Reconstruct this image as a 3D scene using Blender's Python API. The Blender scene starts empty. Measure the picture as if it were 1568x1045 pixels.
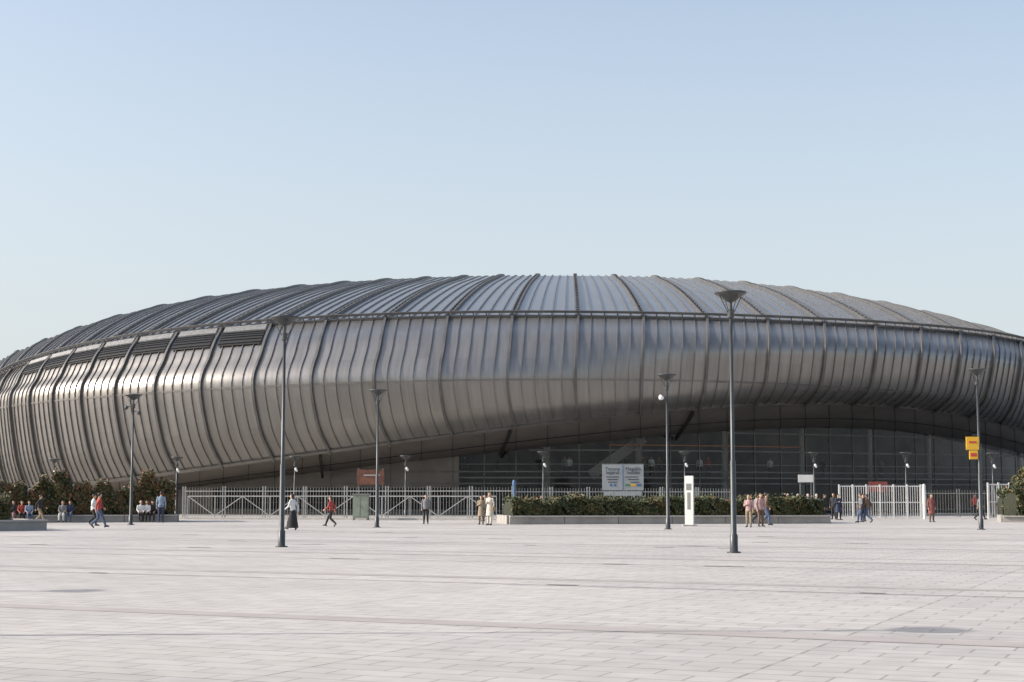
import bpy, bmesh, math, random
import numpy as np
from mathutils import Vector, Matrix
from mathutils.bvhtree import BVHTree
random.seed(7); rng=np.random.default_rng(7)
S=bpy.context.scene
COL=S.collection
F=2400.0; H=1.65; TH=math.atan(235.5/F)
CT,ST=math.cos(TH),math.sin(TH)
def P(px,py,D):
    a=(px-784)/F; b=(522.5-py)/F
    y=CT-b*ST; z=ST+b*CT
    return Vector((a*D/y, D, H+z*D/y))
def G(px,py):
    a=(px-784)/F; b=(522.5-py)/F
    y=CT-b*ST; z=ST+b*CT
    k=-H/z
    return Vector((a*k,y*k,0))
# ---------------------------------------------------------------- materials
def mat(name,col,rough=0.6,metal=0.0,var=0.0,scale=3.0,spec=0.5,bump=0.0,bscale=40,col2=None):
    m=bpy.data.materials.new(name); m.use_nodes=True
    nt=m.node_tree; b=nt.nodes['Principled BSDF']
    b.inputs['Roughness'].default_value=rough; b.inputs['Metallic'].default_value=metal
    b.inputs['Specular IOR Level'].default_value=spec
    b.inputs['Base Color'].default_value=(*col,1)
    if var>0 or col2:
        tc=nt.nodes.new('ShaderNodeTexCoord'); n=nt.nodes.new('ShaderNodeTexNoise')
        n.inputs['Scale'].default_value=scale; n.inputs['Detail'].default_value=6
        nt.links.new(tc.outputs['Object'],n.inputs['Vector'])
        r=nt.nodes.new('ShaderNodeValToRGB')
        c1=[max(0,c*(1-var)) for c in col]; c2=col2 or [min(1,c*(1+var)) for c in col]
        r.color_ramp.elements[0].position=0.3; r.color_ramp.elements[1].position=0.7
        r.color_ramp.elements[0].color=(*c1,1); r.color_ramp.elements[1].color=(*c2,1)
        nt.links.new(n.outputs['Fac'],r.inputs['Fac']); nt.links.new(r.outputs['Color'],b.inputs['Base Color'])
        if bump>0:
            n2=nt.nodes.new('ShaderNodeTexNoise'); n2.inputs['Scale'].default_value=bscale
            nt.links.new(tc.outputs['Object'],n2.inputs['Vector'])
            bp=nt.nodes.new('ShaderNodeBump'); bp.inputs['Strength'].default_value=bump
            nt.links.new(n2.outputs['Fac'],bp.inputs['Height']); nt.links.new(bp.outputs['Normal'],b.inputs['Normal'])
    return m
def mesh(name,V,Fc,mats,mi=None,parent=None,smooth=False):
    me=bpy.data.meshes.new(name); me.from_pydata([tuple(v) for v in V],[],Fc)
    for m in mats: me.materials.append(m)
    if mi is not None: me.polygons.foreach_set('material_index',mi)
    if smooth: me.polygons.foreach_set('use_smooth',[True]*len(me.polygons))
    me.update()
    o=bpy.data.objects.new(name,me); COL.objects.link(o)
    if parent: o.parent=parent
    return o
def empty(name,loc=(0,0,0)):
    e=bpy.data.objects.new(name,None); COL.objects.link(e); e.location=loc; e.empty_display_size=0.3
    return e
class MB:
    def __init__(s): s.V=[];s.F=[];s.M=[]
    def box(s,c,size,m=0,rz=0,rot=None):
        x,y,z=[k/2 for k in size]; R=rot or Matrix.Rotation(rz,3,'Z'); n=len(s.V); c=Vector(c)
        for dx,dy,dz in [(-1,-1,-1),(1,-1,-1),(1,1,-1),(-1,1,-1),(-1,-1,1),(1,-1,1),(1,1,1),(-1,1,1)]:
            s.V.append(c+R@Vector((dx*x,dy*y,dz*z)))
        for f in [(0,3,2,1),(4,5,6,7),(0,1,5,4),(1,2,6,5),(2,3,7,6),(3,0,4,7)]:
            s.F.append(tuple(n+i for i in f)); s.M.append(m)
    def beam(s,a,b,w,h=None,m=0):
        a=Vector(a);b=Vector(b);h=h or w; d=b-a; L=d.length
        if L<1e-6: return
        q=d.to_track_quat('Z','Y').to_matrix(); s.box((a+b)/2,(w,h,L),m,rot=q)
    def lathe(s,c,prof,n=20,m=0,R=None):
        c=Vector(c); k=len(s.V); R=R or Matrix.Identity(3)
        for r,z in prof:
            for i in range(n):
                a=2*math.pi*i/n; s.V.append(c+R@Vector((r*math.cos(a),r*math.sin(a),z)))
        for j in range(len(prof)-1):
            for i in range(n):
                s.F.append((k+j*n+i,k+j*n+(i+1)%n,k+(j+1)*n+(i+1)%n,k+(j+1)*n+i)); s.M.append(m)
        s.F.append(tuple(k+i for i in reversed(range(n)))); s.M.append(m)
        s.F.append(tuple(k+(len(prof)-1)*n+i for i in range(n))); s.M.append(m)
    def strip(s,pts,nors,w,h,m=0):
        k=len(s.V); n=len(pts)
        for i in range(n):
            t=(pts[min(i+1,n-1)]-pts[max(i-1,0)]).normalized(); sd=t.cross(nors[i]).normalized()*w/2
            for a,b in ((-1,-0.1),(1,-0.1),(1,h),(-1,h)): s.V.append(pts[i]+sd*a+nors[i]*b)
        for i in range(n-1):
            for a in range(4):
                b=(a+1)%4; s.F.append((k+4*i+a,k+4*i+b,k+4*i+4+b,k+4*i+4+a)); s.M.append(m)
        s.F.append((k,k+3,k+2,k+1)); s.M.append(m); e=k+4*(n-1); s.F.append((e,e+1,e+2,e+3)); s.M.append(m)
    def make(s,name,mats,parent=None,smooth=False): return mesh(name,s.V,s.F,mats,s.M,parent,smooth)

# ---------------------------------------------------------------- arena shell
sL=list(range(-16,13))
L1x=[-40,-25,-5,20,48,80,115,160,212,275,345,413,499,590,685,783,885,985,1085,1177,1262,1338,1408,1470,1520,1560,1595,1622,1642]
L1y=[620,597,580,567,556,546,537,528,520,511,503,498,493,490,488,487,487,487,489,492,497,501,506,511,517,524,533,545,560]
L2x=[-48,-40,-28,-10,15,45,82,126,177,236,307,387,474,573,672,778,880,985,1085,1170,1252,1325,1398,1462,1512,1552,1585,1612,1630]
L2y=[655,642,633,627,622,618,614,610,606,602,597,592,588,586,584,582,580,581,584,588,592,596,600,604,609,615,622,630,640]
L3x=[-38,-25,-10,12,40,72,112,160,215,275,340,412,500,600,696,792,890,985,1072,1152,1228,1300,1370,1435,1490,1535,1570,1600,1620]
L3y=[765,763,760,757,754,750,746,741,735,727,716,705,692,680,668,656,645,634,627,621,618,618,622,630,640,650,660,670,680]
Cx=[-30,-5,30,75,130,195,262,330,400,470,537,597,657,718,778,832,884,936,992,1056,1125,1200,1275,1345,1410,1465,1510,1550,1585]
sil=np.array([(-30,568),(0,553),(50,530),(100,512),(200,482),(300,461),(400,446),(500,436),(600,429),(700,425),(800,423),(884,422),(1000,425),(1100,431),(1160,436),(1230,444),(1300,456),(1400,477),(1500,503),(1568,525),(1600,537)],float)
silp=np.polynomial.Polynomial.fit(sil[:,0],sil[:,1]+3,7)
def fit(t,d=7): return np.polynomial.Polynomial.fit(sL,t,d)
f1x,f1y,f2x,f2y,f3x,f3y,fcx=[fit(t) for t in (L1x,L1y,L2x,L2y,L3x,L3y,Cx)]
def ell(px,c,b,aL,aR,far=False):
    k=(px-784)/F
    w=min(1,max(0,(px-300)/1000)); w=w*w*(3-2*w); a=aL+(aR-aL)*w
    A=k*k/a/a+1/b/b; B=-2*k*2/a/a-2*c/b/b; C=4/a/a+c*c/b/b-1
    d=math.sqrt(max(0,B*B-4*A*C))
    return (-B+d)/(2*A) if far else (-B-d)/(2*A)
def smooth(x,a,b):
    x=min(1,max(0,(x-a)/(b-a))); return x*x*(3-2*x)
def levels(s):
    x1,y1,x2,y2,x3,y3,xc=[float(f(s)) for f in (f1x,f1y,f2x,f2y,f3x,f3y,fcx)]
    yc=float(silp(xc))
    D2=ell(x2,165,45,58,56); D1=ell(x1,165,38,58.5,57); DC=ell(xc,168,34,59.5,58,True)
    D3=D2+4+5*smooth(s,0,6)
    rs=smooth(s,-3,5)
    p1=P(x1,y1,D1);p2=P(x2,y2,D2+2.4*rs);p3=P(x3,y3,D3);pc=P(xc,yc,DC)
    up=[]
    me=(pc.z-H)/pc.y; dd=pc.y-p1.y; avg=(pc.z-p1.z)/dd; st=2*avg-me
    for w in (0.72,0.45,0.2):
        q=p1.lerp(pc,w); u=w*dd; q.z=p1.z+st*u+(me-st)/(2*dd)*u*u; up.append(q)
    bul=-4+4*smooth(s,-9,-2)+5*smooth(s,-1,5)
    bul*=1-smooth(abs(s+2),10,14)*0.7
    M=P((x1+x2)/2+bul,y1+(y2-y1)*0.48,D2+(D1-D2)*(0.22-0.10*rs))
    nf=0.30+0.12*smooth(s,-2,4)
    N=P(x2+(x3-x2)*nf,y2+(y3-y2)*0.52,D2+(D3-D2)*(0.30+0.22*rs))
    e=math.sqrt(max(0.0,1-((s+2)/14.6)**2))
    cz=pc.z
    b1=Vector((pc.x*1.02,pc.y+22*e+0.3,cz-0.03*cz)); b2=Vector((pc.x*1.03,pc.y+45*e+0.6,cz*0.62)); b3=Vector((pc.x*1.0,pc.y+40*e+0.4,0))
    return [b3,b2,b1,pc]+up+[p1,M,p2,N,p3]
NL=12
base=levels(0.0)
kn=[0.0]
for i in range(1,NL): kn.append(kn[-1]+(base[i]-base[i-1]).length)
kC,k1,k2,k3=kn[3],kn[7],kn[9],kn[11]
cache={}
def lv(s):
    s=round(s,4)
    if s not in cache: cache[s]=levels(s)
    return cache[s]
def surf(s,t):
    L=lv(s); i=0
    while i<NL-2 and t>kn[i+1]: i+=1
    def tan(j):
        a=max(0,j-1);b=min(NL-1,j+1)
        if j==7: return (L[i+1]-L[i])/(kn[i+1]-kn[i])
        if a==j or b==j: return (L[b]-L[a])/(kn[b]-kn[a])
        h0=kn[j]-kn[a];h1=kn[b]-kn[j]
        return ((L[j]-L[a])/h0*h1+(L[b]-L[j])/h1*h0)/(h0+h1)
    h=kn[i+1]-kn[i]; u=(t-kn[i])/h
    return L[i]*(2*u**3-3*u*u+1)+tan(i)*h*(u**3-2*u*u+u)+L[i+1]*(-2*u**3+3*u*u)+tan(i+1)*h*(u**3-u*u)
def nor(s,t):
    e=0.02; a=surf(min(s+e,12),t)-surf(max(s-e,-16),t); b=surf(s,min(t+0.1,k3))-surf(s,max(t-0.1,0))
    n=b.cross(a)
    n.normalize()
    if n.y>0 and t>kC: n=-n
    if t<=kC and n.z<0: n=-n
    return n

arena=empty('arena',(0,0,0))
SHA,SHB,SHR,SHM=0.20,0.33,0.36,0.68
def shellmat():
    m=bpy.data.materials.new('metal_panels'); m.use_nodes=True; nt=m.node_tree; N=nt.nodes; Lk=nt.links
    b=N['Principled BSDF']; uv=N.new('ShaderNodeUVMap')
    mp=N.new('ShaderNodeVectorMath'); mp.operation='MULTIPLY'; mp.inputs[1].default_value=(5,0.28,1)
    fl=N.new('ShaderNodeVectorMath'); fl.operation='FLOOR'
    wn=N.new('ShaderNodeTexWhiteNoise'); wn.noise_dimensions='3D'
    Lk.new(uv.outputs[0],mp.inputs[0]); Lk.new(mp.outputs[0],fl.inputs[0]); Lk.new(fl.outputs[0],wn.inputs['Vector'])
    ns=N.new('ShaderNodeTexNoise'); ns.inputs['Scale'].default_value=1.0; ns.inputs['Detail'].default_value=7
    m2=N.new('ShaderNodeVectorMath'); m2.operation='MULTIPLY'; m2.inputs[1].default_value=(14,0.25,1)
    Lk.new(uv.outputs[0],m2.inputs[0]); Lk.new(m2.outputs[0],ns.inputs['Vector'])
    ad=N.new('ShaderNodeMath'); ad.operation='MULTIPLY_ADD'; ad.inputs[1].default_value=0.16
    Lk.new(wn.outputs['Value'],ad.inputs[0])
    mm=N.new('ShaderNodeMath'); mm.operation='MULTIPLY'; mm.inputs[1].default_value=0.84
    Lk.new(ns.outputs['Fac'],mm.inputs[0]); Lk.new(mm.outputs[0],ad.inputs[2])
    r=N.new('ShaderNodeValToRGB'); r.color_ramp.elements[0].position=0.15; r.color_ramp.elements[1].position=0.8
    r.color_ramp.elements[0].color=(SHA,SHA*.965,SHA*.92,1); r.color_ramp.elements[1].color=(SHB,SHB*.965,SHB*.92,1)
    Lk.new(ad.outputs[0],r.inputs['Fac']); Lk.new(r.outputs['Color'],b.inputs['Base Color'])
    r2=N.new('ShaderNodeMapRange'); r2.inputs['To Min'].default_value=SHR-0.05; r2.inputs['To Max'].default_value=SHR+0.06
    Lk.new(ad.outputs[0],r2.inputs['Value'])
    sx_=N.new('ShaderNodeSeparateXYZ'); Lk.new(uv.outputs[0],sx_.inputs[0])
    ls=N.new('ShaderNodeMath'); ls.operation='LESS_THAN'; ls.inputs[1].default_value=k1; Lk.new(sx_.outputs[1],ls.inputs[0])
    ma=N.new('ShaderNodeMath'); ma.operation='MULTIPLY_ADD'; ma.inputs[1].default_value=-0.05; Lk.new(ls.outputs[0],ma.inputs[0]); Lk.new(r2.outputs[0],ma.inputs[2]); Lk.new(ma.outputs[0],b.inputs['Roughness'])
    b.inputs['Metallic'].default_value=SHM
    return m
m_shell=shellmat()
m_rib=mat('rib_metal',(0.13,0.125,0.12),0.5,0.4,0.2,1)
m_seam=mat('seam_metal',(0.20,0.19,0.18),0.42,0.6,0.2,1)
m_dark=mat('shade_and_joint_black',(0.012,0.012,0.012),0.8)  # near-black paints shade in openings and recess; also colours soffit joints
m_louv=mat('louvre_metal',(0.05,0.05,0.05),0.4,0.6,0.2,3)
m_lgrl=mat('bright_grille',(0.5,0.49,0.47),0.4,0.5,0.15,3)
m_soff=mat('soffit_panels',(0.17,0.155,0.14),0.5,0.3,0.15,0.4)
ss=[-16+0.1*i for i in range(281)]
ts=[]
for i in range(NL-1):
    n=6 if i<3 else 8
    for j in range(n): ts.append(kn[i]+(kn[i+1]-kn[i])*j/n)
ts.append(k3)
V=[];Fc=[]
for s in ss:
    for t in ts: V.append(surf(s,t))
nt_=len(ts)
for i in range(len(ss)-1):
    for j in range(nt_-1):
        Fc.append((i*nt_+j,(i+1)*nt_+j,(i+1)*nt_+j+1,i*nt_+j+1))
sh=mesh('shell',V,Fc,[m_shell],None,arena,True)
uvl=sh.data.uv_layers.new(name='UVMap')
li=np.zeros(len(sh.data.loops),dtype=np.int64); sh.data.loops.foreach_get('vertex_index',li)
uvv=np.array([(s,t) for s in ss for t in ts])[li]; uvl.data.foreach_set('uv',uvv.ravel())
def tsamp(a,b,n): return [a+(b-a)*i/n for i in range(n+1)]
rb=MB()
for s in range(-16,13):
    T=tsamp(k1,k3,40); rb.strip([surf(s,t) for t in T],[nor(s,t) for t in T],0.20,0.22,0)
    T=tsamp(kn[2],k1,40)
    for ds in (-0.035,0.035):
        if -16<=s+ds<=12: rb.strip([surf(s+ds,t) for t in T],[nor(s+ds,t) for t in T],0.12,0.28,0)
    for t in tsamp(kC-4,k1,40)[:-1]:
        if -16<s<12:
            a=surf(s-0.035,t);b=surf(s+0.035,t);n_=nor(s,t)*0.24; rb.beam(a+n_,b+n_,0.10)
rb.make('main_ribs',[m_rib],arena)
sm=MB()
for i in range(-16,12):
    for k in range(1,5):
        s=i+k/5
        T=tsamp(k1,k3,30); sm.strip([surf(s,t) for t in T],[nor(s,t) for t in T],0.06,0.09,0)
        T=tsamp(kn[3]-6,k1,26); sm.strip([surf(s,t) for t in T],[nor(s,t) for t in T],0.10,0.13,0)
for t,w,h in ((k2,0.14,0.05),(k3-0.2,0.30,0.14)):
    Sx=[-16+0.25*i for i in range(113)]
    sm.strip([surf(s,t) for s in Sx],[nor(s,t) for s in Sx],w,h,0)
sm.make('seams',[m_seam],arena)
rl=MB()
Sx=[-16+0.1*i for i in range(281)]
for off,w in ((0.10,0.22),(0.48,0.12)):
    rl.strip([surf(s,k1)+nor(s,k1+1)*off for s in Sx],[nor(s,k1+1) for s in Sx],w,0.10,0)
for s in Sx[::2]: 
    p=surf(s,k1); n=nor(s,k1+1); rl.beam(p,p+n*0.5,0.09)
rl.make('eaves_walkway',[m_rib],arena)
lo=MB()
tm0=k1+(k2-k1)*0.20; tm1=k1+(k2-k1)*0.57
for i in range(-12,-5):
    a,b=i+0.10,i+0.93
    def patch(t0,t1,off,m,n=8):
        k=len(lo.V)
        for j in range(n+1):
            s=a+(b-a)*j/n
            for t in (t0,t1): lo.V.append(surf(s,t)+nor(s,t)*off)
        for j in range(n): lo.F.append((k+2*j,k+2*j+2,k+2*j+3,k+2*j+1)); lo.M.append(m)
    def patchs(t0,t1,off,m):
        q=5
        for z in range(q): patch(t0+(t1-t0)*z/q,t0+(t1-t0)*(z+1)/q,off,m)
    patchs(tm0,tm1,0.12,0)  # dark sheet on the cladding paints the shade inside the openings
    Sb=[a+(b-a)*j/8 for j in range(9)]
    for j in range(5):
        t=tm0+(tm1-tm0)*(j+0.5)/5
        lo.strip([surf(s,t)+nor(s,t)*0.14 for s in Sb],[nor(s,t) for s in Sb],0.09,0.06,1)
    patchs(k1+(k2-k1)*0.04,tm0-0.15,0.12,1)
    for j in range(5):
        t=k1+(k2-k1)*(0.04+0.13*j/4)
        lo.strip([surf(s,t)+nor(s,t)*0.14 for s in Sb],[nor(s,t) for s in Sb],0.14,0.09,2)
lo.make('louvres',[m_dark,m_louv,m_lgrl],arena)
def gtop(s):
    x3,y3=float(f3x(s)),float(f3y(s)); off=22+15*smooth(s,-8,2); p=lv(s)[-1]
    q=P(x3,y3+off,p.y+8.5); q.z=max(0.4,q.z); return q
Ss=[-14+0.1*i for i in range(261)]
V=[];Fc=[];n=6
for s in Ss:
    a=lv(s)[-1]+Vector((0,0.15,0)); b=gtop(s)
    for j in range(n+1):
        u=j/n; q=a.lerp(b,u); q.z-=0.3*math.sin(u*math.pi); V.append(q)
for i in range(len(Ss)-1):
    for j in range(n): k=i*(n+1)+j; Fc.append((k,k+1,k+n+2,k+n+1))
mesh('soffit',V,Fc,[m_soff],None,arena,True)
st=MB()
for s in [x*0.5 for x in range(-26,24)]:
    a=lv(s)[-1]; b=gtop(s); st.beam(a+Vector((0,0.2,-0.1)),a.lerp(b,0.5)+Vector((0,0,-0.33)),0.04); st.beam(a.lerp(b,0.5)+Vector((0,0,-0.33)),b+Vector((0,0,-0.05)),0.04)
for i in range(len(Ss)-1):
    a=lv(Ss[i])[-1].lerp(gtop(Ss[i]),.45)-Vector((0,0,.33)); b=lv(Ss[i+1])[-1].lerp(gtop(Ss[i+1]),.45)-Vector((0,0,.33)); st.beam(a,b,0.06)
for (xa,ya,xb,yb,s) in ((490,694,494,722,-4.1),(782,657,766,690,-1.1),(1062,629,1035,664,1.9)):
    a=P(xa,ya,lv(s)[-1].y); b=P(xb,yb,lv(s)[-1].y+7.6); st.beam(a-Vector((0,0,.15)),b-Vector((0,0,.45)),0.18,0.3)
st.make('soffit_joints',[m_dark],arena)
m_wall=mat('brown_wall_panels',(0.14,0.125,0.11),0.45,0.3,0.2,0.5)
def glassmat():
    m=bpy.data.materials.new('facade_glass'); m.use_nodes=True; nt=m.node_tree; N=nt.nodes; N.remove(N['Principled BSDF'])
    o=N['Material Output']; t=N.new('ShaderNodeBsdfTransparent'); t.inputs[0].default_value=(0.75,0.78,0.78,1)
    g=N.new('ShaderNodeBsdfGlossy'); g.inputs['Roughness'].default_value=0.03; g.inputs[0].default_value=(0.9,0.92,0.95,1)
    f=N.new('ShaderNodeFresnel'); f.inputs['IOR'].default_value=1.36
    ns=N.new('ShaderNodeTexNoise'); ns.inputs['Scale'].default_value=0.35; bp=N.new('ShaderNodeBump'); bp.inputs['Strength'].default_value=0.12
    tc=N.new('ShaderNodeTexCoord'); nt.links.new(tc.outputs['Object'],ns.inputs['Vector']); nt.links.new(ns.outputs['Fac'],bp.inputs['Height']); nt.links.new(bp.outputs['Normal'],g.inputs['Normal'])
    x=N.new('ShaderNodeMixShader'); nt.links.new(f.outputs[0],x.inputs[0]); nt.links.new(t.outputs[0],x.inputs[1]); nt.links.new(g.outputs[0],x.inputs[2]); nt.links.new(x.outputs[0],o.inputs[0])
    return m
m_glass=glassmat()
V=[];Fc=[];Mi=[]
for s in Ss:
    b=gtop(s)+Vector((0,-0.02,0.05)); V+= [b,Vector((b.x,b.y,0))]
for i in range(len(Ss)-1):
    Fc.append((2*i,2*i+1,2*i+3,2*i+2)); Mi.append(1 if Ss[i]>-2.0 else 0)
mesh('facade',V,Fc,[m_wall,m_glass],Mi,arena)
m_rbr=mat('red_brown_rail',(0.16,0.06,0.045),0.6)
mu=MB()
for i,s in enumerate(Ss):
    b=gtop(s)
    if i%5==0 and s>-2.1: mu.beam(Vector((b.x,b.y-0.05,0)),b-Vector((0,.05,0)),0.08,0.12)
    if i%10==0 and s<=-2.1: mu.beam(Vector((b.x,b.y-0.05,0)),b-Vector((0,.05,0)),0.05,0.08)
for i in range(len(Ss)-1):
    a=gtop(Ss[i]);b=gtop(Ss[i+1])
    for z,w in ((0.3,0.25),(2.6,0.08),(3.6,0.12),(5.4,0.06),(7.0,0.06)):
        if z<min(a.z,b.z)-0.1: mu.beam((a.x,a.y-0.06,z),(b.x,b.y-0.06,z),w,0.12,0)
    if -6.2<Ss[i]<-2.05:   # flat dark band painted as a shaded recess low in the panel wall
        zt_=min(2.2,a.z-0.4)
        if zt_>0.6:
            k=len(mu.V); mu.V+=[Vector((a.x,a.y-0.16,0.45)),Vector((b.x,b.y-0.16,0.45)),Vector((b.x,b.y-0.16,zt_)),Vector((a.x,a.y-0.16,zt_))]; mu.F.append((k,k+1,k+2,k+3)); mu.M.append(1)
            for zz in (1.0,1.6):
                if zz<zt_: mu.beam((a.x,a.y-0.2,zz),(b.x,b.y-0.2,zz),0.10,0.05,2)
mu.make('mullions',[m_rib,m_dark,m_rbr],arena)
m_in=mat('interior_wall',(0.11,0.085,0.07),0.7,0,0.7,0.35)
m_sl=mat('interior_slab',(0.36,0.33,0.29),0.6)
m_or=mat('orange_lit_strip',(0.6,0.2,0.05),0.5)  # plain orange colour stands in for a lit strip in the foyer
inn=MB()
Si=[-2+0.5*i for i in range(29)]
for i in range(len(Si)-1):
    a=gtop(Si[i]);b=gtop(Si[i+1])
    k=len(inn.V); inn.V+=[Vector((a.x,a.y+7,0)),Vector((b.x,b.y+7,0)),Vector((b.x,b.y+7,9.5)),Vector((a.x,a.y+7,9.5))]; inn.F.append((k,k+1,k+2,k+3)); inn.M.append(0)
    k=len(inn.V); inn.V+=[Vector((a.x,a.y+1,3.2)),Vector((b.x,b.y+1,3.2)),Vector((b.x,b.y+6.9,3.2)),Vector((a.x,a.y+6.9,3.2))]; inn.F.append((k,k+1,k+2,k+3)); inn.M.append(1)
    inn.beam((a.x,a.y+0.9,3.1),(b.x,b.y+0.9,3.1),0.3,0.12,1)
    inn.beam((a.x,a.y+0.9,4.25),(b.x,b.y+0.9,4.25),0.06,0.06,1)
    if i%3==0: inn.lathe((a.x,a.y+2.4,0),[(0.3,0),(0.3,9)],14,1)
    if 4<i<12: inn.beam((a.x,a.y+1.5,5.9),(b.x,b.y+1.5,5.9),0.2,0.1,2)
for sx in (0.2,):
    a=gtop(sx);b=gtop(sx+0.9); inn.beam((a.x,a.y+3,3.3),(b.x,b.y+3,6.6),0.5,0.9,1)
inn.make('interior',[m_in,m_sl,m_or],arena)

# ---------------------------------------------------------------- ground
GA=0.445
def groundmat():
    m=bpy.data.materials.new('plaza_paving'); m.use_nodes=True; nt=m.node_tree; N=nt.nodes;L=nt.links;b=N['Principled BSDF']
    tc=N.new('ShaderNodeTexCoord'); mp=N.new('ShaderNodeMapping'); mp.inputs['Rotation'].default_value=(0,0,math.radians(24)); L.new(tc.outputs['Object'],mp.inputs[0])
    br=N.new('ShaderNodeTexBrick'); br.inputs['Scale'].default_value=1.0; br.inputs['Brick Width'].default_value=0.8; br.inputs['Row Height'].default_value=0.4
    br.inputs['Mortar Size'].default_value=0.016; br.inputs['Mortar Smooth'].default_value=0.3
    br.inputs['Color1'].default_value=(GA,GA*.94,GA*.875,1); br.inputs['Color2'].default_value=(GA*1.08,GA*1.02,GA*.955,1); br.inputs['Mortar'].default_value=(GA*.66,GA*.60,GA*.55,1)
    L.new(mp.outputs[0],br.inputs['Vector'])
    n=N.new('ShaderNodeTexNoise'); n.inputs['Scale'].default_value=0.12; n.inputs['Detail'].default_value=8; n.inputs['Roughness'].default_value=0.65; L.new(mp.outputs[0],n.inputs['Vector'])
    n2=N.new('ShaderNodeTexNoise'); n2.inputs['Scale'].default_value=2.2; n2.inputs['Detail'].default_value=8; L.new(mp.outputs[0],n2.inputs['Vector'])
    r=N.new('ShaderNodeMapRange'); r.inputs['From Min'].default_value=0.3; r.inputs['From Max'].default_value=0.7; r.inputs['To Min'].default_value=0.85; r.inputs['To Max'].default_value=1.10; L.new(n.outputs['Fac'],r.inputs['Value'])
    r2=N.new('ShaderNodeMapRange'); r2.inputs['From Min'].default_value=0.3; r2.inputs['From Max'].default_value=0.7; r2.inputs['To Min'].default_value=0.88; r2.inputs['To Max'].default_value=1.06; L.new(n2.outputs['Fac'],r2.inputs['Value'])
    mu=N.new('ShaderNodeMath'); mu.operation='MULTIPLY'; L.new(r.outputs[0],mu.inputs[0]); L.new(r2.outputs[0],mu.inputs[1])
    b2=N.new('ShaderNodeTexBrick'); b2.offset=0.0; b2.inputs['Scale'].default_value=1.0; b2.inputs['Brick Width'].default_value=4.0; b2.inputs['Row Height'].default_value=2.4; b2.inputs['Mortar Size'].default_value=0.02
    b2.inputs['Color1'].default_value=(0.94,0.94,0.94,1); b2.inputs['Color2'].default_value=(1.04,1.03,1.02,1); b2.inputs['Mortar'].default_value=(0.80,0.78,0.76,1); L.new(mp.outputs[0],b2.inputs['Vector'])
    x=N.new('ShaderNodeVectorMath'); x.operation='MULTIPLY'; L.new(br.outputs['Color'],x.inputs[0]); L.new(b2.outputs['Color'],x.inputs[1])
    y=N.new('ShaderNodeVectorMath'); y.operation='SCALE'; L.new(x.outputs[0],y.inputs[0]); L.new(mu.outputs[0],y.inputs['Scale'])
    L.new(y.outputs[0],b.inputs['Base Color']); b.inputs['Roughness'].default_value=0.75
    return m
m_gr=groundmat()
R=3000
mesh('plaza_paving',[(-R,-R,0),(R,-R,0),(R,R,0),(-R,R,0)],[(0,1,2,3)],[m_gr])
m_band=mat('pink_stone_band',(0.36,0.325,0.30),0.8,0,0.12,1.2)
m_drain=mat('drain_slot',(0.06,0.05,0.045),0.8)
bd=MB(); dr=MB()
ang=math.radians(-25); dv=Vector((math.cos(ang),math.sin(ang),0)); pv=Vector((-dv.y,dv.x,0))
def gstrip(mb,p,w,l0,l1,z):
    k=len(mb.V); 
    for a,b in ((l0,-w/2),(l1,-w/2),(l1,w/2),(l0,w/2)): q=p+dv*a+pv*b; mb.V.append(Vector((q.x,q.y,z)))
    mb.F.append((k,k+1,k+2,k+3)); mb.M.append(0)
P0=G(784,958)
for i in range(-2,7):
    gstrip(bd,P0+pv*(i*10.2),0.6,-80,80,0.004)
for y,w in ((893,0.10),(860,0.10),(846,0.12),(834,0.12),(825,0.12),(817,0.15)):
    p=G(700,y)
    gstrip(dr,p,w*0.5,-80,80,0.008)
    for j in range(5):
        a=random.uniform(-25,25); gstrip(dr,p+pv*0.1,w*1.2,a,a+random.uniform(0.4,1.0),0.012)
bd.make('paving_band',[m_band]); dr.make('drainage_channel',[m_drain])

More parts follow.
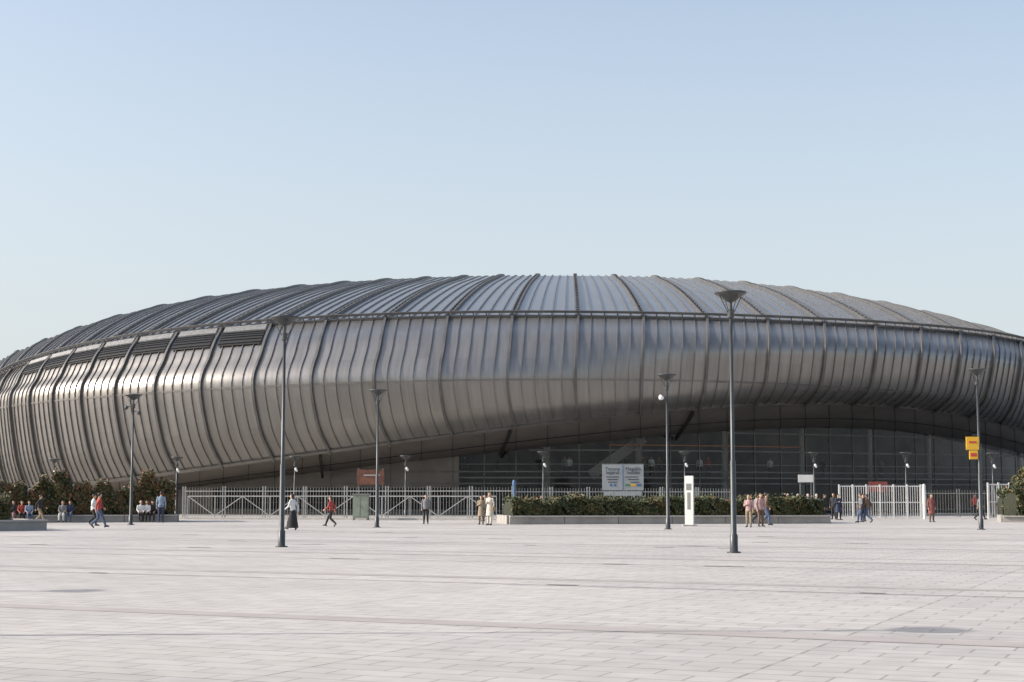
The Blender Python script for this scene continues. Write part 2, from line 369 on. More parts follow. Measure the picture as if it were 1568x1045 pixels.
# ---------------------------------------------------------------- lamps
m_pole=mat('dark_pole_paint',(0.055,0.06,0.062),0.4,0.3,0.15,4)
m_white=mat('white_enamel',(0.7,0.7,0.69),0.4)
m_yel=mat('yellow_sign_paint',(0.75,0.42,0.03),0.45)
m_red=mat('red_print',(0.5,0.06,0.04),0.5)
def lamp(p,h=7.45,k=1.0,r0=0.085,extra=None):
    e=empty('street_lamp',p); b=MB()
    b.lathe((0,0,0),[(0.20*k,0),(0.20*k,0.03),(r0*1.35,0.05),(r0*1.35,0.5),(r0,0.55),(r0*0.95,2.6),(r0*0.72,2.65),(r0*0.55,h-0.75)],16,0)
    b.make('pole',[m_pole],e,True)
    c=MB()
    z=h
    c.lathe((0,0,0),[(0.05,z-0.78),(0.10,z-0.74),(0.10,z-0.52),(0.05,z-0.50),(0.045,z-0.30),(0.10,z-0.27)],16,0)
    c.lathe((0,0,0),[(0.06,z-0.30),(0.14,z-0.27),(0.30,z-0.14),(0.46,z-0.05),(0.47,z-0.02),(0.46,z),(0.2,z+0.03)],28,0)
    for a in (0,math.pi/2,math.pi,math.pi*1.5):
        d=Vector((math.cos(a+.4),math.sin(a+.4),0)); c.beam(d*0.10+Vector((0,0,z-0.6)),d*0.36+Vector((0,0,z-0.12)),0.02)
    c.make('reflector_head',[m_pole],e)
    if extra=='flood':
        f=MB(); f.beam((0,0,h-1.1),(-0.3,-0.1,h-1.1),0.04); f.lathe((-0.3,-0.12,h-1.15),[(0.05,-0.10),(0.12,-0.02),(0.14,0.08),(0.1,0.12)],14,1,Matrix.Rotation(0.7,3,'Y')); f.make('floodlight',[m_pole,m_white],e)
    if extra=='flood2':
        f=MB()
        for sgn,zz in ((-1,0.6),(1,0.9)):
            f.beam((0,0,h-zz),(sgn*0.36,-0.1,h-zz-0.1),0.04); f.lathe((sgn*0.38,-0.12,h-zz-0.15),[(0.05,-0.10),(0.11,-0.02),(0.12,0.08),(0.07,0.13)],14,0,Matrix.Rotation(-sgn*0.7,3,'Y'))
        f.make('floodlight',[m_pole,m_white],e)
    if extra=='globe':
        f=MB(); f.beam((0,0,h-0.85),(0.14,-0.14,h-0.85),0.04); f.lathe((0.10,-0.15,h-0.98),[(0.04,-0.20),(0.08,-0.12),(0.10,0.0),(0.08,0.08),(0.04,0.12)],14,1,Matrix.Rotation(-0.5,3,'Y')); f.make('globe_light',[m_pole,m_white],e)
    if extra=='sign':
        f=MB(); f.box((-0.30,-0.02,h-3.55),(0.62,0.07,0.62),1); f.box((-0.27,-0.02,h-4.10),(0.40,0.07,0.42),1); f.box((-0.27,-0.065,h-4.10),(0.3,0.01,0.16),2); f.box((-0.30,-0.062,h-3.5),(0.36,0.01,0.10),2); f.make('yellow_sign',[m_pole,m_yel,m_red],e)
        f=MB(); f.beam((-0.3,0,h-3.15),(0,0,h-3.15),0.04); f.make('sign_bracket',[m_pole],e)
    return e
def depth(y): return G(784,y).y
def GX(px,D): q=P(px,758,D); return Vector((q.x,D,0))
lamp(G(1124,847),7.5); lamp(G(431,838),7.35)
lamp(G(1023,811),7.45,extra='flood'); lamp(G(577,808),7.0); lamp(G(200,804),7.2,extra='flood2')
lamp(GX(1501,75),7.65,extra='sign')
SX,SY=13.5,0.9
for px,py in ((1430,965),(120,905),(480,834)):
    q=G(px,py); lamp(Vector((q.x-SX,q.y-SY,0)))
for px,ty in ((82,703),(270,700),(451,699),(621,698),(832,692),(1049,692),(1247,693),(1388,693),(1521,694)):
    D=118; z=P(px,ty,D).z; lamp(GX(px,D),z,1.0,0.08,extra='globe')

# ---------------------------------------------------------------- fences
m_fence=mat('galvanised_steel',(0.42,0.42,0.40),0.4,0.3,0.15,5)
m_fw=mat('white_fence_paint',(0.68,0.67,0.64),0.5,0,0.06,2)
m_fd=mat('grey_fence_paint',(0.20,0.20,0.19),0.5,0,0.1,2)
def fence(px0,px1,D0,D1,h,step=0.20,panel=2.6,m=m_fence,name='metal_fence'):
    a=GX(px0,D0);b=GX(px1,D1); d=(b-a); L=d.length; d.normalize(); f=MB()
    n=int(L/step)
    for i in range(n+1):
        p=a+d*(i*step); f.beam(p+Vector((0,0,0.12)),p+Vector((0,0,h)),0.022)
    f.beam(a+Vector((0,0,0.25)),b+Vector((0,0,0.25)),0.05); f.beam(a+Vector((0,0,h-0.25)),b+Vector((0,0,h-0.25)),0.05)
    m_=int(L/panel)
    for i in range(m_+1):
        p=a+d*(i*L/m_)
        for o in (-0.09,0.09): f.beam(p+d*o,p+d*o+Vector((0,0,h+0.08)),0.07)
    return f.make(name,[m])
fence(282,786,108,104,2.15)
fence(786,1122,106,110,2.1,m=m_fence)
fence(1410,1700,118,116,2.0,m=m_fd)
def barrier(px0,px1,D0,D1,h,z0=0.15,panel=2.0):
    a=GX(px0,D0);b=GX(px1,D1); d=(b-a); L=d.length; d.normalize(); f=MB(); n=int(L/panel)
    for z in (z0,h): f.beam(a+Vector((0,0,z)),b+Vector((0,0,z)),0.07)
    for i in range(n+1):
        p=a+d*(i*L/n); f.beam(p,p+Vector((0,0,h)),0.06)
        if i<n:
            q=a+d*((i+1)*L/n)
            if i%2: f.beam(p+Vector((0,0,z0)),q+Vector((0,0,h)),0.05)
            else: f.beam(p+Vector((0,0,h)),q+Vector((0,0,z0)),0.05)
    return f.make('braced_railing',[m_fence])
barrier(288,760,114,110,1.55)
kb=MB(); a=GX(278,106.5); b=GX(790,102.5); kb.beam(a+Vector((0,0,.06)),b+Vector((0,0,.06)),0.4,0.14); 
m_conc=mat('concrete',(0.38,0.36,0.335),0.8,0,0.12,1.5,bump=0.1)
m_conc2=mat('concrete_dark',(0.30,0.285,0.265),0.8,0,0.15,1.5)
kb.make('kerb',[m_conc])
def panel_gate(px0,px1,D,h,name,n=6):
    f=MB(); a=GX(px0,D);b=GX(px1,D); L=(b-a).length
    for i in range(n+1):
        p=a.lerp(b,i/n); f.beam(p,p+Vector((0,0,h+0.12)),0.10)
    for z in (0.12,h*0.5,h): f.beam(a+Vector((0,0.02,z)),b+Vector((0,0.02,z)),0.07)
    k=int(L/0.16)
    for i in range(k): p=a.lerp(b,(i+.5)/k); f.beam(p+Vector((0,0,.12)),p+Vector((0,0,h)),0.04)
    return f.make(name,[m_fw])
panel_gate(1285,1410,110,2.25,'white_gate')
panel_gate(1513,1562,106,2.35,'white_gate',3)
f=MB(); c=GX(1345,111); f.box(c+Vector((0,0,2.2)),(1.3,0.08,0.75),0)
for s_ in (-.5,.5): f.beam(c+Vector((s_,0.06,0)),c+Vector((s_,0.06,2.3)),0.07,m=1)
f.make('red_sign',[mat('dull_red_print',(0.25,0.06,0.05),0.6,0,0.2,2),m_fd])
f=MB(); c=GX(1415,109); 
f.lathe(c,[(0.12,0),(0.12,2.3),(0.05,2.4)],12,0)
f.make('bollard_post',[m_fw])

m_board=mat('sign_board_face',(0.36,0.38,0.38),0.4,0,0.05,2)
m_txt=mat('sign_text',(0.04,0.05,0.07),0.6); m_blue=mat('sign_blue',(0.08,0.16,0.32),0.5); m_gn=mat('sign_green',(0.08,0.24,0.12),0.5)
sg=empty('information_sign',GX(954,97)); f=MB(); D=97
zt=P(954,712,D).z; zb=P(954,751,D).z; w=63/F*D
f.box((0,0,(zt+zb)/2),(w,0.08,zt-zb),0); f.box((0,0,zb-0.2),(w*0.9,0.08,0.28),0)
f.make('board',[m_board],sg)
f=MB()
for x in (-w*0.46,0,w*0.46): f.beam((x,0.09,0),(x,0.09,zt+0.05),0.09)
f.beam((-w/2,0.08,zt+0.03),(w/2,0.08,zt+0.03),0.06); f.make('posts',[m_fd],sg)
f=MB()
f.box((0,-0.045,(zt+zb)/2),(0.05,0.012,zt-zb),1)
for x0,k in ((-w*0.25,0),(w*0.25,1)):
    for j in range(3):
        f.box((x0+0.1*(j-1)*k,-0.045,zt-0.75-0.16*j),(0.8-0.12*j,0.012,0.05),0)
f.box((-w*0.25-0.1,-0.045,zt-1.25),(0.14,0.012,0.14),1); f.box((-w*0.25+0.15,-0.045,zt-1.25),(0.14,0.012,0.14),1)
f.box((w*0.25-0.35,-0.045,zt-1.25),(0.3,0.012,0.14),2); f.box((w*0.25,-0.045,zt-1.25),(0.3,0.012,0.14),3); f.box((w*0.25+.35,-0.045,zt-1.25),(0.28,0.012,0.14),1)
f.make('lettering_bars',[m_txt,m_blue,m_gn,m_yel],sg)
for t,x in (('Torony\nbejárat',-w*0.25),('Megálló\nIndulás',w*0.25)):
    c=bpy.data.curves.new('lettering','FONT'); c.body=t; c.size=0.30; c.align_x='CENTER'; c.extrude=0.004; c.materials.append(m_txt); c.space_line=0.75
    o=bpy.data.objects.new('lettering',c); COL.objects.link(o); o.parent=sg; o.rotation_euler=(math.pi/2,0,0); o.location=(x,-0.05,zt-0.35)
py=empty('white_totem_sign',G(1056,806)); D=depth(806); f=MB(); hh=P(1056,729,D).z; 
f.box((0,0,0.08+(hh-0.08)/2),(13/F*D,0.22,hh-0.08),0,rz=-0.35); f.box((0,0,0.04),(0.75,0.5,0.08),1)
Rr=Matrix.Rotation(-0.35,3,'Z')
f.box(Rr@Vector((0,-0.115,hh*0.78)),(8/F*D,0.01,0.35),2,rz=-0.35); f.box(Rr@Vector((0,-0.115,hh*0.5)),(5/F*D,0.01,0.9),2,rz=-0.35)
f.make('totem',[m_fw,m_conc,m_fd],py)
f=MB(); c=GX(1234,116); f.box(c+Vector((0,0,P(0,733,116).z)),(1.1,0.06,0.55),0); 
for x in (-.4,.4): f.beam(c+Vector((x,.065,0)),c+Vector((x,.065,2.9)),0.06,m=1)
f.make('notice_board',[m_fw,m_fd])
m_brn=mat('red_brown_banner',(0.16,0.065,0.04),0.6,0,0.4,2)
f=MB(); c=GX(567,116); f.box(c+Vector((0,0,P(0,731,116).z)),(2.0,0.08,1.1),0); f.box(c+Vector((0.1,-0.05,P(0,728,116).z)),(1.2,0.02,0.10),2)
for x in (-.9,.9): f.beam(c+Vector((x,.08,0)),c+Vector((x,.08,3.6)),0.07,m=1)
f.make('banner_sign',[m_brn,m_fd,m_conc])
m_kg=mat('green_grey_paint',(0.25,0.28,0.22),0.5,0,0.1,3)
ki=empty('utility_cabinet',GX(553,103)); f=MB(); f.box((0,0,0.9),(1.0,0.8,1.5),0); f.box((0,0,1.69),(1.15,0.95,0.08),1); f.box((-0.26,-0.415,0.9),(0.44,0.03,1.3),0); f.box((0.26,-0.415,0.9),(0.44,0.03,1.3),0)
for x in (-.45,.45):
    for y in (-.35,.35): f.box((x,y,0.075),(0.08,0.08,0.149),1)
f.box((-.02,-.45,.9),(.03,.04,.2),1); f.make('cabinet',[m_kg,m_fd],ki)
f=MB(); p=GX(787,101); f.lathe(p,[(0.07,0),(0.07,2.2),(0.10,2.25),(0.10,2.5),(0.04,2.6)],12,0); f.make('blue_post',[m_blue])

# ---------------------------------------------------------------- planters + hedges
leafm=[mat('leaf_dark',(0.030,0.042,0.016),0.6),mat('leaf_mid',(0.06,0.08,0.028),0.6),mat('leaf_olive',(0.12,0.115,0.045),0.6),mat('leaf_autumn',(0.22,0.105,0.05),0.6)]
m_core=mat('hedge_light_block',(0.018,0.022,0.01),0.9)  # dark inner body added to stop light passing through the leaves
def hedge(name,px0,px1,D0,D1,thick,zb,ht,n,probs,seed,rough=0.25,size=0.085):
    r=np.random.default_rng(seed); a=GX(px0,D0);b=GX(px1,D1); d=(b-a);L=d.length;d.normalize(); q=Vector((-d.y,d.x,0))
    ph=r.uniform(0,6.28,6)
    def top(u):
        return ht*(1+rough*(0.35*math.sin(u*1.1+ph[0])+0.3*math.sin(u*2.3+ph[1])+0.25*math.sin(u*4.9+ph[2])+0.2*math.sin(u*9.7+ph[3])))
    V=[];Fc=[];M=[]
    for i in range(n):
        u=r.uniform(0,L); tp=top(u); c=r.uniform()
        v=r.uniform(0,thick); z=r.uniform(0,tp)
        if c<0.5: v=abs(r.normal(0,0.14))*(1)+0.12*math.sin(u*3+z*4)
        elif c<0.85: z=tp-abs(r.normal(0,0.12))+ (r.uniform()<0.06)*r.uniform(0,0.25)
        if math.sin(u*5.1+ph[4])+math.sin(z*7+u*2+ph[5])+math.sin(u*13+z*9)<-1.5: continue
        c0=a+d*u+q*v+Vector((0,0,zb+z))
        nrm=Vector(r.normal(0,1,3)+np.array([0,-0.5,0.9])).normalized(); t=nrm.orthogonal().normalized(); t=Matrix.Rotation(r.uniform(0,6.28),3,nrm)@t; w=nrm.cross(t); sz=size*r.uniform(0.6,1.3)
        k=len(V); V+=[c0-t*sz,c0+w*sz*0.55,c0+t*sz+nrm*sz*0.2,c0-w*sz*0.55]; Fc.append((k,k+1,k+2,k+3))
        pr=probs
        cl=math.sin(u*1.7+ph[1])+math.sin(u*4.1+z*3+ph[2])
        if cl>0.9: pr=[probs[0]*.4,probs[1],probs[2]*1.6,probs[3]*1.8]
        if cl<-0.9: pr=[probs[0]*1.8,probs[1],probs[2]*.5,probs[3]*.5]
        pr=np.array(pr)/sum(pr); M.append(int(r.choice(4,p=pr)))
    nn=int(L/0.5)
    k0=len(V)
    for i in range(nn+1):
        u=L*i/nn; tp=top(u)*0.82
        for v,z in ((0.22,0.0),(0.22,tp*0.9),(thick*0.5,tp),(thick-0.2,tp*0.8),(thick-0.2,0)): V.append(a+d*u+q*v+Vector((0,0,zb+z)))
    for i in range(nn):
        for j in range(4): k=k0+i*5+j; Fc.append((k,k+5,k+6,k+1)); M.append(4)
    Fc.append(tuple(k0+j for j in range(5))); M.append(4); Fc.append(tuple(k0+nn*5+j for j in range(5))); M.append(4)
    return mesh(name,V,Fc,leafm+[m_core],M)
def planter(name,px0,px1,D0,D1,thick,h,seg=3.0):
    a=GX(px0,D0);b=GX(px1,D1);d=(b-a);L=d.length;d.normalize();q=Vector((-d.y,d.x,0));f=MB(); rz=math.atan2(d.y,d.x)
    n=max(1,int(L/seg))
    for i in range(n):
        c=a+d*(L*(i+.5)/n); f.box(c+Vector((0,0,h*0.42)),(L/n-0.03,0.22,h*0.84),0,rz); f.box(c+Vector((0,0,h*0.92))-q*0.04,(L/n-0.03,0.42,h*0.16),1,rz)
        c=c+q*thick; f.box(c+Vector((0,0,h/2)),(L/n-0.03,0.25,h),0,rz)
    for e in (a,b): f.box(e+q*thick/2+Vector((0,0,h/2)),(0.25,thick-0.45,h),0,rz)
    f.box((a+b)/2+q*thick/2+Vector((0,0,h*0.4)),(L-0.3,thick-0.45,h*0.75),2,rz)
    return f.make(name,[m_conc2,m_conc,mat('soil',(0.05,0.035,0.025),0.9)])
planter('concrete_planter',780,1270,88.5,91,5,0.48)
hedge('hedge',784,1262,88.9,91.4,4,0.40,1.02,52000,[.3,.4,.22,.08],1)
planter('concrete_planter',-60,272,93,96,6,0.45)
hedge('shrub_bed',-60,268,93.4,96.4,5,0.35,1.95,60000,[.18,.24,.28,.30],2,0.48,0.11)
planter('concrete_planter',-140,72,70,74,4.0,0.50,2.2)
hedge('shrub_bed',-140,18,70.4,72.8,3,0.45,1.25,12000,[.3,.35,.2,.15],3,0.3,0.09)
hedge('shrub_bed',1535,1660,100,99,4,0.0,1.9,14000,[.4,.35,.2,.05],4,0.35,0.10)
hedge('shrub_bed',1558,1660,97,97,3,0.0,2.7,16000,[.3,.35,.2,.15],5,0.45,0.12)
planter('concrete_planter',1535,1640,95,94,6,0.4)

# ---------------------------------------------------------------- people
class Body:
    def __init__(s): s.V=[];s.F=[];s.L=[]
    def rings(s,R,lab):
        k=len(s.V); n=len(R[0])
        for r in R: s.V+=r
        for j in range(len(R)-1):
            for i in range(n): s.F.append((k+j*n+i,k+j*n+(i+1)%n,k+(j+1)*n+(i+1)%n,k+(j+1)*n+i)); s.L.append(lab)
        s.F.append(tuple(k+i for i in reversed(range(n)))); s.L.append(lab)
        s.F.append(tuple(k+(len(R)-1)*n+i for i in range(n))); s.L.append(lab)
    def loft(s,rows,lab,n=16):
        out=[]
        for x,y,z,rx,ry in rows:
            out.append([Vector((x+rx*math.cos(2*math.pi*i/n),y+ry*math.sin(2*math.pi*i/n),z)) for i in range(n)])
        s.rings(out,lab)
    def tube(s,pts,rad,lab,n=12):
        pts=[Vector(p) for p in pts]; out=[]
        d0=(pts[0]-pts[1]).normalized(); d1=(pts[-1]-pts[-2]).normalized()
        P_=[pts[0]+d0*rad[0]*0.8,pts[0]+d0*rad[0]*0.5]+pts+[pts[-1]+d1*rad[-1]*0.5,pts[-1]+d1*rad[-1]*0.8]
        Rr=[rad[0]*0.45,rad[0]*0.85]+list(rad)+[rad[-1]*0.85,rad[-1]*0.45]
        for i,p in enumerate(P_):
            t=(P_[min(i+1,len(P_)-1)]-P_[max(i-1,0)]).normalized(); u=t.cross(Vector((0.31,0.2,0.93)) if abs(t.z)<0.9 else Vector((1,0.1,0))).normalized(); w=t.cross(u)
            out.append([p+(u*math.cos(2*math.pi*k/n)+w*math.sin(2*math.pi*k/n))*Rr[i] for k in range(n)])
        s.rings(out,lab)
def hand(b,w,dirn,side):
    w=Vector(w); d=Vector(dirn).normalized(); sd=Vector((0,1,0)); sd=(sd-d*sd.dot(d)).normalized(); inn=d.cross(sd)*side
    b.tube([w,w+d*0.045,w+d*0.085],[0.024,0.032,0.034],2,10)
    for i,(o,l) in enumerate(((0.030,0.070),(0.011,0.080),(-0.010,0.074),(-0.030,0.058))):
        p=w+d*0.085+sd*o; c=inn*(0.010+0.004*i)
        b.tube([p,p+d*l*0.5+c*0.5,p+d*l*0.9+c*2.0],[0.0105,0.0095,0.008],2,8)
    p=w+d*0.03+sd*0.03; b.tube([p,p+sd*0.03+d*0.03,p+sd*0.04+d*0.06+inn*0.01],[0.013,0.011,0.009],2,8)
def build(pose,style='trousers',hair='short'):
    b=Body()
    J=dict(pel=(0,0,.93),hipL=(-.09,0,.90),hipR=(.09,0,.90),kL=(-.10,.02,.49),kR=(.10,.02,.49),aL=(-.11,-.02,.09),aR=(.11,-.02,.09),tL=(-.13,.15,.035),tR=(.13,.15,.035),
           sL=(-.175,0,1.41),sR=(.175,0,1.41),eL=(-.235,-.03,1.13),eR=(.235,-.03,1.13),wL=(-.235,.06,.89),wR=(.235,.06,.89),dL=(0,.12,-1),dR=(0,.12,-1))
    dz=0; lean=0
    if pose=='walk':
        J.update(kR=(.09,.20,.51),aR=(.09,.34,.11),tR=(.10,.50,.085),kL=(-.09,.02,.47),aL=(-.09,-.30,.16),tL=(-.09,-.19,.035),eL=(-.22,.10,1.15),wL=(-.20,.30,1.0),eR=(.22,-.15,1.16),wR=(.23,-.18,.91),dL=(0,.6,-.6),dR=(0,.05,-1)); dz=-0.03; lean=0.03
    if pose=='walk2':
        J.update(kR=(.09,.14,.49),aR=(.09,.16,.09),tR=(.10,.33,.04),kL=(-.09,.10,.50),aL=(-.09,-.20,.22),tL=(-.09,-.12,.09),eL=(-.22,.02,1.13),wL=(-.17,.22,1.02),eR=(.22,-.06,1.13),wR=(.22,.12,.95),dL=(.3,.8,-.2),dR=(0,.3,-1)); dz=-0.01; lean=0.02
    if pose=='bag':
        J.update(eR=(.25,-.06,1.15),wR=(.14,.14,1.20),dR=(-.8,.3,.2),kL=(-.11,.05,.49),aL=(-.11,.06,.09),tL=(-.14,.22,.035))
    if pose=='sit':
        J.update(pel=(0,0,.53),hipL=(-.09,.0,.53),hipR=(.09,.0,.53),kL=(-.12,.42,.52),kR=(.12,.44,.50),aL=(-.12,.40,.09),aR=(.13,.48,.09),tL=(-.14,.56,.035),tR=(.15,.63,.035),
            sL=(-.175,.02,1.0),sR=(.175,.02,1.0),eL=(-.23,.08,.75),eR=(.23,.08,.75),wL=(-.14,.30,.62),wR=(.14,.30,.62),dL=(.1,1,-.1),dR=(-.1,1,-.1)); lean=0.04
    J={k:Vector(v) for k,v in J.items()}
    if dz:
        for k in J:
            if k in ('pel','hipL','hipR','sL','sR','eL','eR','wL','wR'): J[k].z+=dz
    pz=J['pel'].z; py=J['pel'].y; l=lean
    b.loft([(0,py,pz-.13,.09,.07),(0,py,pz-.09,.15,.11),(0,py-.01,pz,.17,.125),(0,py,pz+.08,.155,.115)],1)
    b.loft([(0,py,pz-.05,.178,.132),(0,py,pz+.08,.165,.122),(0,py+l*.3,pz+.18,.155,.112),(0,py+l*.6,pz+.30,.172,.122),(0,py+l*.8,pz+.40,.185,.122),(0,py+l,pz+.47,.175,.105),(0,py+l,pz+.515,.12,.08),(0,py+l+.005,pz+.545,.066,.06)],0,20)
    b.tube([(0,py+l,pz+.50),(0,py+l+.015,pz+.60)],[.054,.05],2)
    hy=py+l+.025; hz=pz+.685
    b.loft([(0,hy+.045,hz-.115,.022,.02),(0,hy+.035,hz-.10,.045,.045),(0,hy+.015,hz-.06,.062,.078),(0,hy,hz,.072,.094),(0,hy-.004,hz+.05,.072,.094),(0,hy-.006,hz+.085,.055,.074),(0,hy-.006,hz+.105,.028,.04)],2,20)
    b.tube([(0,hy+.088,hz+.01),(0,hy+.105,hz-.02),(0,hy+.108,hz-.028)],[.010,.013,.012],2,8)
    for sx in (-1,1):
        b.tube([(sx*.074,hy-.01,hz+.01),(sx*.076,hy-.012,hz-.02)],[.014,.011],2,8)
        b.tube([(sx*.028,hy+.086,hz+.012),(sx*.032,hy+.085,hz+.012)],[.010,.010],5,8)
    b.tube([(-.018,hy+.082,hz-.055),(.018,hy+.082,hz-.055)],[.009,.009],2,8)
    b.loft([(0,hy-.045,hz-.05,.05,.045),(0,hy-.03,hz-.01,.078,.078),(0,hy-.022,hz+.04,.084,.092),(0,hy-.012,hz+.075,.076,.094),(0,hy-.012,hz+.105,.052,.066),(0,hy-.012,hz+.122,.02,.03)],3,20)
    if hair=='long':
        b.loft([(0,hy-.07,hz-.20,.05,.03),(0,hy-.06,hz-.12,.075,.045),(0,hy-.04,hz-.03,.086,.065),(0,hy-.03,hz+.03,.085,.07)],3,16)
    for sd,sg_ in (('L',-1),('R',1)):
        s_,e,w=J['s'+sd].copy(),J['e'+sd],J['w'+sd]; s_.y+=l
        b.tube([s_,s_.lerp(e,.5),e],[.060,.056,.047],0); b.tube([e,e.lerp(w,.4),w],[.047,.044,.034],0)
        hand(b,w,J['d'+sd],-sg_)
        h,k,a,t=J['hip'+sd],J['k'+sd],J['a'+sd],J['t'+sd]
        b.tube([h,h.lerp(k,.5),k],[.092,.084,.065],1); b.tube([k,k.lerp(a,.35),a+Vector((0,0,.02))],[.065,.064,.048],1)
        b.tube([a+(a-t)*0.25+Vector((0,0,-.045)) if a.z<.12 else a,a.lerp(t,.5)+Vector((0,0,.005)),t],[.042,.045,.035],4)
    if style=='skirt':
        b.loft([(0,.02,.10,.27,.30),(0,.02,.4,.24,.25),(0,.0,.7,.20,.18),(0,0,pz+.05,.165,.125)],1,24)
    if style=='coat':
        b.loft([(0,0,.52,.22,.19),(0,0,.75,.20,.16),(0,0,pz+.1,.17,.13)],0,24)
    if pose=='bag' or pose=='walk2':
        b.loft([(-.25,.0,.78,.05,.13),(-.25,.0,.92,.055,.15),(-.24,.0,1.0,.04,.12)],3,12); b.tube([(-.24,.0,1.0),(-.2,.02,1.25),(-.12,.02,1.45)],[.012]*3,3,6)
    me=bpy.data.meshes.new('person_body'); me.from_pydata([tuple(v) for v in b.V],[],b.F)
    bm=bmesh.new(); bm.from_mesh(me); bmesh.ops.recalc_face_normals(bm,faces=bm.faces); bm.to_mesh(me); bm.free()
    bvh=BVHTree.FromPolygons(b.V,b.F)
    o=bpy.data.objects.new('tmp',me); COL.objects.link(o)
    md=o.modifiers.new('r','REMESH'); md.mode='VOXEL'; md.voxel_size=0.0105; 
    m2=o.modifiers.new('s','SMOOTH'); m2.iterations=2; m2.factor=0.4
    dg=bpy.context.evaluated_depsgraph_get(); ev=o.evaluated_get(dg); nm=bpy.data.meshes.new_from_object(ev)
    bpy.data.objects.remove(o)
    for i in range(6): nm.materials.append(None)
    mi=[]
    for p in nm.polygons:
        r=bvh.find_nearest(p.center); mi.append(b.L[r[2]])
    nm.polygons.foreach_set('material_index',mi); nm.polygons.foreach_set('use_smooth',[True]*len(mi)); nm.update()
    return nm
bodies={}
cm={}
def cmat(c):
    c=tuple(c)
    if c not in cm: cm[c]=mat('cloth',c,0.85,0,0.15,6)
    return cm[c]
m_skin=mat('skin',(0.45,0.27,0.19),0.5); m_eye=mat('eye',(0.03,0.02,0.02),0.3); m_shoe=mat('shoe_leather',(0.04,0.035,0.03),0.5)
hairc={'b':mat('hair_brown',(0.05,0.03,0.02),0.6),'k':mat('hair_black',(0.015,0.012,0.01),0.5),'g':mat('hair_grey',(0.4,0.39,0.37),0.7),'y':mat('hair_blond',(0.3,0.2,0.1),0.6)}
def person(loc,pose,style,hair,hc,top,bot,face,h=1.72,name='pedestrian'):
    key=(pose,style,hair)
    if key not in bodies: bodies[key]=build(*key)
    o=bpy.data.objects.new(name,bodies[key]); COL.objects.link(o)
    for i,m in enumerate([cmat(top),cmat(bot),m_skin,hairc[hc],m_shoe,m_eye]):
        o.material_slots[i].link='OBJECT'; o.material_slots[i].material=m
    o.location=loc; o.rotation_euler=(0,0,math.radians(face)); k=h/1.74; o.scale=(k,k,k); return o
W=(.60,.60,.58);BK=(.02,.02,.022);JE=(.07,.10,.17);RD=(.34,.06,.045);BR=(.14,.09,.06);GY=(.18,.18,.18);PK=(.38,.24,.23);CR=(.5,.46,.39);NV=(.03,.04,.08);KH=(.25,.2,.14);LB=(.22,.28,.36)
pp=[(150,809,'walk','trousers','short','k',RD,JE,-60,1.8),(142,806,'walk2','trousers','short','b',W,BK,-75,1.7),
(448,812,'walk','skirt','long','k',W,BK,70,1.74),(507,807,'walk','trousers','long','b',RD,BK,80,1.62),
(652,803,'stand','trousers','short','k',GY,BK,180,1.68),(737,804,'bag','coat','short','b',KH,BR,170,1.62),(750,805,'bag','coat','long','y',CR,CR,150,1.78),
(246,801,'stand','trousers','short','k',LB,NV,10,1.85),(1147,808,'bag','trousers','long','y',PK,KH,160,1.66),(1165,807,'stand','trousers','short','b',PK,BR,200,1.75),(1173,805,'walk2','trousers','short','k',BR,JE,-80,1.80),
(1319,801,'walk2','trousers','short','b',GY,JE,100,1.75),(1329,801,'walk','trousers','short','k',BR,JE,60,1.72),(1427,800,'stand','coat','short','b',(.2,.07,.06),BR,190,1.72),
(1277,796,'stand','trousers','short','k',BK,BK,150,1.78),(1284,797,'bag','coat','short','b',NV,BK,210,1.7),(78,800,'walk2','trousers','short','y',CR,KH,90,1.62),
(1158,803,'walk2','trousers','short','b',GY,BK,-70,1.68),(1152,802,'stand','trousers','short','k',RD,JE,20,1.7),(1322,799,'stand','trousers','short','k',BK,NV,180,1.7),(60,802,'walk','trousers','short','b',BK,KH,-90,1.68),(1493,790,'stand','trousers','short','k',RD,BK,180,1.7),(744,799,'walk2','trousers','short','k',GY,NV,80,1.7),
(1136,801,'stand','trousers','short','k',(.3,.1,.1),NV,180,1.6),(1500,797,'walk','trousers','short','k',GY,BK,-90,1.7)]
for x,y,po,sty,ha,hc,t,b_,fa,h in pp: person(G(x,y),po,sty,ha,hc,t,b_,fa,h)
def seat(px,D,hgt,top,bot,hc,face=180,hair='short'):
    p=GX(px,D); k=0.96; p.z=max(0,hgt-0.44*k); person(p,'sit','trousers',hair,hc,top,bot,face,1.74*k,'seated_person')
for px,t,b_,hc in ((216,W,BK,'g'),(226,W,BK,'b'),(234,BK,BK,'k'),(108,NV,JE,'b'),(97,GY,W,'k')): 
    seat(px,93.0+(px+60)/332*3-0.35,0.45,t,b_,hc,180+random.uniform(-25,25))
for px,t,b_,hc in ((22,BK,PK,'k'),(34,RD,BK,'b'),(45,LB,JE,'k'),(12,W,GY,'g')):
    seat(px,93.4,0.45,t,b_,hc,180+random.uniform(-30,30))
for px,t,hc in ((1206,W,'g'),(1222,GY,'g'),(1237,W,'g'),(1250,(.4,.4,.38),'g'),(1262,BK,'k')):
    person(GX(px,97.5),'stand','trousers','short',hc,t,BK,random.uniform(120,240),1.72)
for px,s,t in ((712,-1.9,BK),(865,-0.3,GY),(872,-0.25,W),(960,.7,BK),(985,.9,BR),(998,1.05,W),(1010,1.2,BR),(1072,1.8,W),(1085,2,RD),(1180,3.2,W),(1260,4.2,BK),(1350,5.6,GY)):
    y=gtop(s).y+1.4
    p=GX(px,y); p.z=3.2; person(p,'stand','trousers','short','k',t,BK,180,1.75)

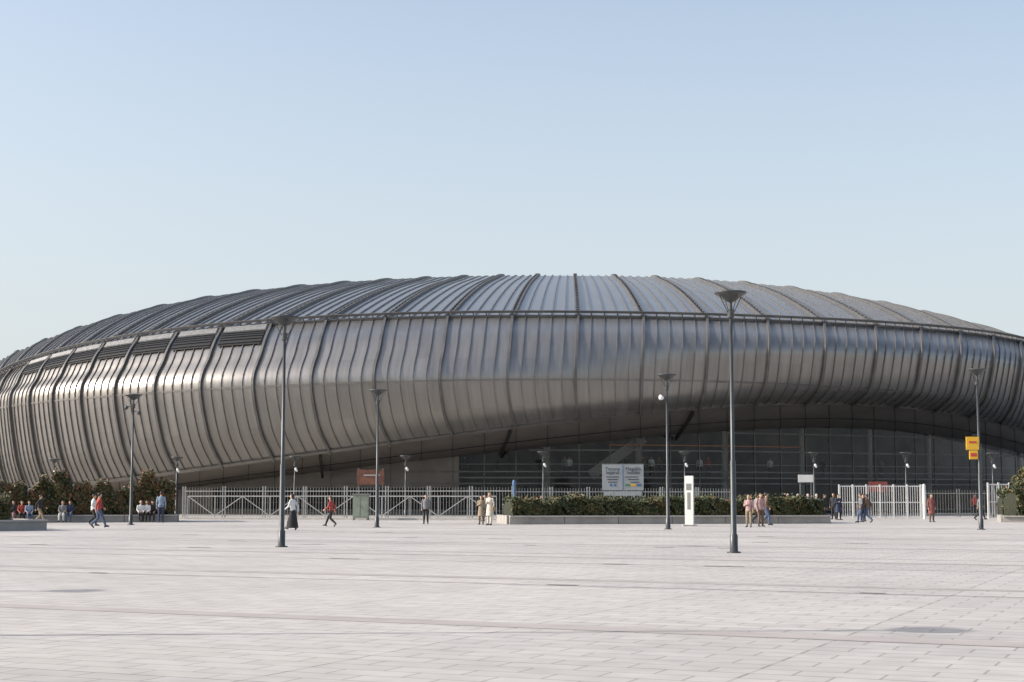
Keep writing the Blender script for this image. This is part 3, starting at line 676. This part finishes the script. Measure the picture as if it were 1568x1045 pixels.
# ---------------------------------------------------------------- light, sky, camera
elev=math.atan(7.45/math.hypot(SX,SY)); az=math.atan2(-SX,-SY)
v=Vector((math.sin(az)*math.cos(elev),math.cos(az)*math.cos(elev),math.sin(elev)))
sl=bpy.data.lights.new('sun','SUN'); sl.energy=5.0; sl.angle=math.radians(0.5); sl.color=(1,0.955,0.90)
so_=bpy.data.objects.new('sun',sl); COL.objects.link(so_); so_.rotation_euler=v.to_track_quat('Z','Y').to_euler(); so_.location=(0,-20,60)
w=bpy.data.worlds.new('World'); S.world=w; w.use_nodes=True; nt=w.node_tree
bg=nt.nodes['Background']; sk=nt.nodes.new('ShaderNodeTexSky'); sk.sky_type='NISHITA'; sk.sun_disc=False; sk.sun_elevation=elev; sk.sun_rotation=az
sk.air_density=1.0; sk.dust_density=4.0; sk.ozone_density=1.0; sk.altitude=0
tc=nt.nodes.new('ShaderNodeTexCoord'); sp=nt.nodes.new('ShaderNodeSeparateXYZ'); nt.links.new(tc.outputs['Generated'],sp.inputs[0])
hr=nt.nodes.new('ShaderNodeValToRGB'); e_=hr.color_ramp.elements; e_[0].position=0.0; e_[0].color=(.88,)*3+(1,); e_[1].position=0.75; e_[1].color=(.05,)*3+(1,)
q_=e_.new(0.12); q_.color=(.64,)*3+(1,); q_=e_.new(0.32); q_.color=(.27,)*3+(1,)
nt.links.new(sp.outputs[2],hr.inputs[0])
gn=nt.nodes.new('ShaderNodeVectorMath'); gn.operation='SCALE'; gn.inputs['Scale'].default_value=1.6; nt.links.new(sk.outputs[0],gn.inputs[0])
mx=nt.nodes.new('ShaderNodeMix'); mx.data_type='RGBA'; nt.links.new(hr.outputs[0],mx.inputs['Factor']); nt.links.new(gn.outputs[0],mx.inputs['A']); mx.inputs['B'].default_value=(5.1,5.5,5.75,1)
nt.links.new(mx.outputs['Result'],bg.inputs[0]); bg.inputs[1].default_value=0.15
cam=bpy.data.cameras.new('camera'); cam.sensor_width=36; cam.lens=36*F/1568; cam.clip_end=8000; cam.clip_start=0.1
co=bpy.data.objects.new('camera',cam); COL.objects.link(co); co.location=(0,0,H); co.rotation_euler=(math.pi/2+TH,0,0); S.camera=co
S.view_settings.view_transform='Standard'; S.view_settings.look='None'; S.view_settings.exposure=0
